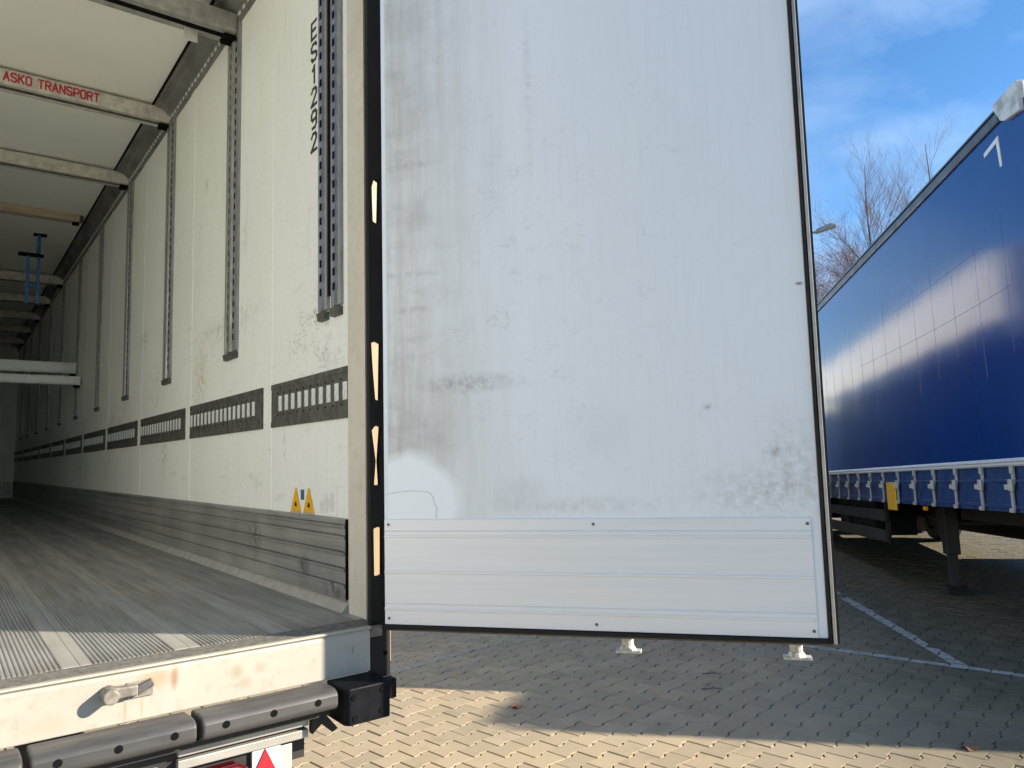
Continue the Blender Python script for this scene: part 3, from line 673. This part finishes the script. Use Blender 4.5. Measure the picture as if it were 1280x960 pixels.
b2 = deck_beam(2.425, 3.650, .086, .105, MAT['beam'], MAT['rail'], 'white ceiling beam with red lettering ASKO TRANSPORT')
lettering('ASKO', .046, .0098, lambda u, v, d: (-.838+u*.845, -.0041-d, .021+v)).build('lettering', MAT['redpaint'], b2)
lettering('TRANSPORT', .046, .0098, lambda u, v, d: (-.838+(u+.046*4.04)*.845, -.0041-d, .021+v)).build('lettering', MAT['redpaint'], b2)
deck_beam(3.640, 3.652, .084, .105, MAT['beam'], MAT['rail'], 'stained white ceiling beam just behind the red lettered one')
deck_beam(4.90, 3.690, .072, .09, MAT['wood'], MAT['wood'], 'brown wooden ceiling beam above the blue frame', x_end=-.16)
for y, w_ in ((7.25, 'first'), (8.45, 'second'), (9.65, 'third'), (10.85, 'fourth'), (12.05, 'last')):
    deck_beam(y, 3.640, .09, .11, MAT['beam'], MAT['rail'], w_+' of the dim white ceiling beams deep inside beyond the blue frame')
deck_beam(6.02, 2.515, .105, .10, MAT['beamclean'], MAT['rail'], 'upper of two clean aluminium beams spanning the trailer at mid height')
deck_beam(5.70, 2.375, .080, .10, MAT['beamclean'], MAT['rail'], 'lower of two clean aluminium beams spanning the trailer at mid height')
# blue frame hanging under the ceiling
bf = empty('blue_frame', (-.385, 5.70, 3.10)); tag(bf, 'narrow blue steel frame hanging from the ceiling deep inside the trailer', 'frame')
for x, h_, y in ((-.075, .44, 0), (.008, .64, .02)):
    MB().box(x-.012, x+.012, y-.012, y+.012, .0, h_).build('upright', MAT['bluesteel'], bf, .003)
MB().box(-.063, -.004, -.008, .008, .15, .17).build('cross_bar', MAT['bluesteel'], bf)
MB().box(-.150, .045, -.03, .04, .44, .462).build('cross_plate', MAT['hole'], bf, .003)
MB().box(-.040, .065, -.03, .05, .64, .651).build('top_plate', MAT['hole'], bf, .003)
MB().prism([(-.018, .463), (.0, .463), (.018, .639), (-.006, .639)], 'y', -.018, -.006).build('brace', MAT['bluesteel'], bf)

# ------------------------------------------------------------------ the blue curtain-sided trailer
WA = math.atan2(.6667, .7453); W2 = Vector((math.cos(WA), math.sin(WA), 0)); N2 = Vector((-math.sin(WA), math.cos(WA), 0))
S0, CN = 2.90, -3.503
base = W2*S0 + N2*CN
def trailer_body(loc_xy, curtain, skirt, label, z0=.05, length=13.6, detail=True, group=None):
    root = empty('curtain_trailer', (loc_xy[0], loc_xy[1], z0), (0, R(2.2), WA)); tag(root, label, 'trailer', group)
    LN = length
    m = MB(); nx = 160
    def bulge(x, z):
        t = math.sin(math.pi*(z-1.486)/2.399)
        return .014*t*(1+.03*math.sin(x*5.9))
    v = []; f = []
    for i in range(nx+1):
        x = .03+(LN-.10)*i/nx
        for j, z in enumerate((1.486, 1.9, 2.4, 2.9, 3.4, 3.885)):
            v.append((x, bulge(x, z), z))
    for i in range(nx):
        for j in range(5): f.append((i*6+j, (i+1)*6+j, (i+1)*6+j+1, i*6+j+1))
    cur = MB().add(v, f).build('curtain', curtain, root, smooth=True)
    MB().box(.14, LN-.05, -2.53, -.02, 1.30, 1.45).build('load_floor', MAT['chassis'], root)
    MB().box(.14, LN-.05, -2.55, -2.53, 1.10, 3.9).build('far_curtain', curtain, root)
    MB().box(.02, .069, -2.55, -.0, 1.1, 3.98).build('front_wall', MAT['outer'], root, .01)
    MB().box(LN-.049, LN, -2.55, -.0, 1.1, 3.98).build('rear_doors', MAT['outer'], root, .01)
    MB().box(.14, LN-.05, -2.53, -.03, 3.90, 3.97).build('roof_sheet', MAT['outer'], root)
    rr = MB().prism([(-.03, 3.886), (.014, 3.886), (.022, 3.90), (.022, 3.985), (.010, 4.0), (-.03, 4.0)], 'x', .42, LN-.05).build('roof_rail', MAT['roofrail'], root)
    MB().box(.42, LN-.05, .0225, .026, 3.955, 3.968).build('rail_groove', MAT['hole'], rr)
    MB().prism([(.09, 4.02), (.44, 4.02), (.455, 4.0), (.36, 3.86), (.30, 3.83), (.09, 3.80)], 'y', -.02, .034).build('corner_cap', MAT['cap'], root, .008)
    if not detail:
        MB().box(.05, LN-.05, -.03, .0, 1.12, 1.485).build('side_board', skirt, root)
    if detail:
        MB().prism([(-.03, 1.428), (.026, 1.428), (.030, 1.44), (.026, 1.452), (.030, 1.464), (.026, 1.476), (.018, 1.486), (-.03, 1.486)], 'x', .05, LN-.05).build('edge_rail', MAT['stripe'], root)
        MB().box(.05, LN-.05, -.016, .0, 1.096, 1.427).build('side_board', skirt, root)
        MB().box(.05, LN-.05, .0005, .012, 1.312, 1.334).build('side_rail', MAT['skirt'], root, .003)
        MB().box(.05, LN-.05, .0005, .012, 1.125, 1.150).build('side_rail', MAT['skirt'], root, .003)
        for s in np.arange(3.16, 12.8, .515):
            x = s-S0
            sp_ = MB().prism([(x-.022, 1.43), (x+.022, 1.43), (x+.024, 1.345), (x+.066, 1.255), (x+.062, 1.10), (x+.022, 1.10), (x+.024, 1.245), (x-.018, 1.325)], 'y', .013, .022).build('tension_strap', MAT['strap'], root)
            MB().box(x-.010, x+.046, .0225, .044, 1.250, 1.335).box(x+.040, x+.082, .03, .054, 1.258, 1.298).build('buckle', MAT['galv'], sp_, .005)
            MB().box(x+.012, x+.074, .0225, .036, 1.096, 1.126).build('hook', MAT['galv'], sp_)
            MB().box(x-.024, x+.024, .0225, .032, 1.378, 1.428).build('strap_loop', MAT['galv'], sp_)
        for k, s in enumerate(np.arange(3.46, 12.5, .475)):
            x = s-S0; seam = MB()
            zt, zb = 3.25-.1*(k % 3), 2.35-.12*((k+1) % 3)
            zz_ = np.linspace(zb, zt, 7)
            for za, zc_ in zip(zz_, zz_[1:]): seam.tube((x, bulge(x, za)-.001, za), (x, bulge(x, zc_)-.001, zc_), .0016, .0016, 6)
            seam.build('seam', curtain, cur)
        for z, a, b in ((3.10, .9, 3.0), (2.70, .5, 4.4)):
            seam = MB(); xx = np.linspace(a, b, 24)
            for xa, xb in zip(xx, xx[1:]): seam.tube((xa, bulge(xa, z)-.001, z-.02*math.sin((xa-a)*1.1)), (xb, bulge(xb, z)-.001, z-.02*math.sin((xb-a)*1.1)), .0016, .0016, 6)
            seam.build('seam', curtain, cur)
        MB().box(3.42, 3.70, .021, .046, 1.02, 1.318).build('yellow_marker_plate', MAT['yellow'], root, .01)
        MB().box(2.66, 2.71, -.02, .012, 1.045, 1.085).build('marker_lamp', MAT['amber'], root, .004)
        # white numeral high on the curtain
        m = MB().prism([(.50, 3.76), (.71, 3.735), (.715, 3.77), (.47, 3.80)], 'y', .0, .0062)
        m.prism([(.47, 3.80), (.505, 3.79), (.485, 3.565), (.45, 3.565)], 'y', .0005, .0085)
        m.build('numeral_seven', MAT['reflwhite'], cur)
    for yb in (-.80, -1.72): MB().box(.9, LN-.3, yb-.07, yb+.07, .90, 1.29).build('chassis_beam', MAT['chassis'], root)
    for x in np.arange(.6, LN-.3, 1.0): MB().box(x-.03, x+.03, -2.5, -.06, 1.16, 1.29).build('cross_member', MAT['chassis'], root)
    lz = .05*math.cos(0)
    for yl in (-.63, -1.92):
        lg = MB().box(3.84, 3.98, yl-.07, yl+.07, .52, 1.16).build('landing_leg', MAT['chassis'], root, .012)
        ft = .10-(z0-.05)
        MB().box(3.865, 3.955, yl-.045, yl+.045, ft+.06, .53).build('leg_inner', MAT['chassis'], lg, .006)
        MB().prism([(3.78, ft+.005), (4.04, ft+.005), (4.02, ft+.03), (3.95, ft+.09), (3.87, ft+.09), (3.80, ft+.03)], 'y', yl-.11, yl+.11).build('foot', MAT['chassis'], lg, .008)
        MB().prism([(4.00, 1.15), (4.22, 1.15), (4.10, .72), (4.0, .60)], 'y', yl-.05, yl+.05).build('leg_gusset', MAT['chassis'], lg)
    MB().cyl((3.91, -1.92, .85), .022, 1.29, 'y', 10).build('leg_shaft', MAT['chassis'], root)
    G1 = min(8.3, LN-2.0)
    MB().box(4.3, G1, -.12, -.07, .62, .76).build('side_guard', MAT['chassis'], root, .01)
    MB().box(4.3, G1, -.12, -.07, .86, 1.0).build('side_guard', MAT['chassis'], root, .01)
    for x in ((4.4, 6.2, 8.0) if detail else (4.4, 5.2)): MB().box(x-.03, x+.03, -.16, -.121, .60, 1.29).build('guard_post', MAT['chassis'], root)
    if detail: MB().box(4.9, 6.7, -.62, -.14, .66, 1.15).build('underbody_box', MAT['black'], root, .02)
    for z in (.62, .88): MB().box(4.3, G1, -2.48, -2.43, z, z+.14).build('side_guard', MAT['chassis'], root, .01)
    if detail:  # wheel and tank added to darken the gap under the body
        sw = MB().ring((7.4, -1.05, .82), .26, .46, .26, 'z').build('spare_wheel', MAT['tyre'], root)
        MB().box(7.0, 7.8, -1.1, -1.0, 1.09, 1.29).build('spare_wheel_carrier', MAT['chassis'], root)
        MB().cyl((6.9, -1.95, .86), .2, 1.3, 'x', 18).build('air_tank', MAT['chassis'], root)
        MB().box(4.25, 8.7, -2.42, -1.98, .56, 1.15).build('underbody_box', MAT['chassis'], root, .02)  # far-side box added to hide and shade the bright ground
    t2 = MB().ring((0, 0, 0), .26, .44, .36, 'y').mesh('tyre', MAT['tyre']); r2 = MB().cyl((0, .24, 0), .26, .05, 'y', 20).cyl((0, .22, 0), .09, .12, 'y', 14).mesh('rim', MAT['rim'])
    for x in ((9.0, 10.3, 11.6) if detail else (5.8, 6.8)):
        for yy in (-.42, -2.49):
            wz = .44+.05+ .0384*x-(z0-.05)-.09
            wh = link('wheel', t2, root, loc=(x, yy, wz)); link('rim', r2, wh)
        MB().cyl((x, -2.3, wz), .06, 2.05, 'y', 10).build('axle', MAT['chassis'], root)
    return root
trailer_body(base, MAT['curtain'], MAT['skirt'], 'long blue curtain-sided trailer standing on its landing legs beyond the open door')
nb = base + N2*(-5.5) + W2*(-.75)
trailer_body(nb, simple('grey_curtain', (.42, .43, .43), (.36, .37, .37), 3, .4), MAT['skirt'], 'shorter grey curtain trailer parked hidden behind the blue one', detail=False, length=7.35)

wt = empty('box_trailer', (*(W2*7.40 + N2*(CN+1.68)).to_2d(), .02), (0, R(2.4), WA)); tag(wt, 'white-topped box trailer behind the open door, mirrored as a pale band in the curtain', 'trailer')
MB().box(0, 13.4, 0, 2.55, 1.15, 2.85).build('lower_body', MAT['skirt'], wt)  # shaded lower half coloured navy so it mirrors dark in the curtain
MB().box(0, 13.4, 0, 2.55, 2.852, 4.02).build('upper_body', MAT['outer'], wt, .03)
MB().box(.02, 13.38, -.012, -.001, 1.12, 1.24).build('side_rail', MAT['alu'], wt)
MB().box(.02, 13.38, -.012, -.001, 3.95, 4.01).build('roof_rail', MAT['outer'], wt)
for yb in (.8, 1.75): MB().box(.9, 13, yb-.07, yb+.07, .8, 1.149).build('chassis_beam', MAT['chassis'], wt)
for yl in (.55, 2.0):
    lg = MB().box(2.8, 2.94, yl-.07, yl+.07, .40, 1.149).build('landing_leg', MAT['chassis'], wt, .01)
    MB().box(2.72, 3.02, yl-.1, yl+.1, .0, .05).box(2.83, 2.91, yl-.04, yl+.04, .05, .4).build('foot', MAT['chassis'], lg)
wty = MB().ring((0, 0, 0), .29, .50, .36, 'y').mesh('tyre', MAT['tyre']); wri = MB().cyl((0, .06, 0), .29, .05, 'y', 20).mesh('rim', MAT['rim'])
for x in (9.0, 10.3, 11.6):
    for yy in (.05, 2.12):
        wh = link('wheel', wty, wt, loc=(x, yy, .48+.0419*x)); link('rim', wri, wh)

# ------------------------------------------------------------------ trees, street lamp
def bare_tree(loc, height, seed, label, leafy=0, spread=1.0):
    rs = random.Random(seed); root = empty('bare_tree', loc); tag(root, label, 'tree', 'bare winter trees beyond the yard')
    tr = MB(); br = MB(); lf = MB(); tips = []
    def grow(p, d, ln, r, lev):
        seg = 6 if lev == 0 else (4 if lev < 2 else 3); q = p.copy()
        for i in range(seg):
            d = (d + Vector((rs.uniform(-1, 1), rs.uniform(-1, 1), rs.uniform(-.5, .9)))*(.10 if lev == 0 else .17)).normalized()
            q2 = q + d*ln/seg; r2 = r*(1-.55*(i+1)/seg) if lev else r*(1-.93*(i+1)/seg)
            r1 = r*(1-.55*i/seg) if lev else r*(1-.93*i/seg)
            (tr if lev == 0 else br).tube(q, q2, r1, r2, 7 if lev == 0 else (4 if lev < 3 else 3))
            if lev < 4:
                kids = {0: 4, 1: 3, 2: 3, 3: 2}[lev]
                if lev == 0 and i < 2: kids = 0
                for _ in range(kids):
                    a = rs.uniform(0, 6.283); side = Vector((math.cos(a), math.sin(a), 0))
                    side = (side - d*side.dot(d)).normalized()
                    nd = (d*rs.uniform(.55, .95) + side*rs.uniform(.5, .95)*spread + Vector((0, 0, .25))).normalized()
                    t = rs.random()
                    grow(q.lerp(q2, t), nd, ln*rs.uniform(.24, .36)*(1.15-.13*i) if lev == 0 else ln*rs.uniform(.38, .6), r2*rs.uniform(.45, .65), lev+1)
            q = q2
        tips.append(q)
    grow(Vector((0, 0, 0)), Vector((0, 0, 1)), height, height*.0095, 0)
    tr.build('trunk', MAT['bark'], root); br.build('crown', MAT['twig'], root)
    if leafy:
        for p in tips:
            for _ in range(leafy):
                c = p + Vector((rs.uniform(-.3, .3), rs.uniform(-.3, .3), rs.uniform(-.3, .3))); a = Vector((rs.uniform(-1, 1), rs.uniform(-1, 1), rs.uniform(-1, 1))).normalized()*.032; b = a.orthogonal().normalized()*.022
                lf.add([c-a, c+b, c+a, c-b], [(0, 1, 2, 3)])
        tag(lf.build('leaves', MAT['leafred'], root), kind='stuff')
    return root
def away(px_, dist):
    a = YAW + math.atan((px_-640)/927.8); return (CAM.x+math.sin(a)*dist, CAM.y+math.cos(a)*dist, 0)
bare_tree(away(1133, 38), 15.0, 3, 'tall slim bare tree rising highest above the blue trailer', 0, .8)
bare_tree(away(1046, 46), 11.5, 11, 'lower bare tree with reddish buds between door edge and blue trailer', 2, 1.0)
bare_tree(away(1088, 44), 12.5, 21, 'bare tree with brownish twigs between the slim tree and the low one', 1, 1.0)
bare_tree(away(1216, 40), 16.8, 5, 'bare tree whose top twigs just show over the blue trailer roof', 0, .8)
lp = empty('street_lamp', away(1006, 24)); tag(lp, 'grey street lamp head on a short arm beside the door edge', 'street lamp')
lp.rotation_euler = (0, 0, -(YAW+R(20)))
MB().cyl((0, 0, 0), .09, 8.2, 'z', 12, .05).build('pole', MAT['lamppost'], lp)
MB().tube((0, 0, 8.12), (.65, 0, 8.22), .04, .035, 8).build('arm', MAT['lamppost'], lp)
MB().prism([(.60, 8.16), (1.02, 8.26), (1.20, 8.30), (1.22, 8.36), (1.05, 8.42), (.62, 8.28)], 'y', -.12, .12).build('lamp_head', MAT['lamppost'], lp, .03)

# clipped evergreen hedge, added as a dark backdrop closing the yard behind the parked trailers
rs = np.random.default_rng(9); NL = 9000
hd = MB(); L0 = 60.
U = rs.uniform(0, L0, NL); face = rs.random(NL)
Yh = np.where(face < .6, rs.normal(0, .10, NL), rs.uniform(0, 1.2, NL)); Zh = np.where(face < .6, rs.uniform(.0, 2.4, NL), 2.4+rs.normal(0, .10, NL))
fv = []; ff = []
for k in range(NL):
    a = rs.normal(size=3); a /= np.linalg.norm(a); b = np.cross(a, rs.normal(size=3)); b /= np.linalg.norm(b); c = np.array([U[k], Yh[k], max(.12, Zh[k])]); q = .11
    fv += [tuple(c-a*q), tuple(c+b*q*.6), tuple(c+a*q), tuple(c-b*q*.6)]; ff.append((4*k, 4*k+1, 4*k+2, 4*k+3))
hedge = empty('hedge', (17.5, -19., 0), (0, 0, R(62))); tag(hedge, 'dark clipped hedge at the yard edge, added as a dark backdrop beyond the blue trailer', 'hedge')
hedge.location = (22.0, -12., 0)
gl = simple('hedge_leaf', (.040, .065, .022), (.022, .038, .014), 3, .7)
tag(hd.add(fv, ff).build('foliage', gl, hedge), kind='stuff')
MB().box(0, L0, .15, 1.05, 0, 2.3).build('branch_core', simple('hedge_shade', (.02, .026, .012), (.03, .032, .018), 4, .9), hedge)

# ------------------------------------------------------------------ small things on the pavers
def leaf(loc, size, mat, label, rz):
    v = []; n_ = 9
    for i in range(n_):
        a = 2*math.pi*i/n_; r_ = size*(1.0 if i % 2 == 0 else .62)*(1.25 if i == 0 else 1)
        v.append((r_*math.cos(a), r_*.75*math.sin(a), .010+.012*math.sin(a*2+1)))
    v.append((0, 0, .006)); o = MB().add(v, [(i, (i+1) % n_, n_) for i in range(n_)]).build('fallen_leaf', mat)
    s = o.modifiers.new('thick', 'SOLIDIFY'); s.thickness = .0012
    o.location = loc; o.rotation_euler = (0, 0, rz); tag(o, label, 'leaf')
leaf((1.972, 1.749, .002), .045, MAT['leaf1'], 'pinkish fallen leaf at the tip of the shadow on the pavers', .4)
leaf((3.363, -.385, .002), .050, MAT['leaf2'], 'brown fallen leaf on the shaded pavers near the lower right corner', 2.1)
for loc, rz, lb in (((3.476, 1.368, .004), -.7, 'dark twig on the shaded pavers, the one farther from the camera'), ((3.191, 1.149, .004), -.6, 'dark twig on the shaded pavers, the one nearer to the camera')):
    m = MB().tube((-.07, 0, .003), (.0, .008, .004), .004, .0035, 6).tube((0, .008, .004), (.07, -.004, .003), .0035, .002, 6).tube((.0, .008, .004), (.03, .035, .004), .0025, .0015, 5)
    o = m.build('twig', MAT['bark']); o.location = loc; o.rotation_euler = (0, 0, rz); tag(o, lb, 'twig', 'twigs lying on the pavers')
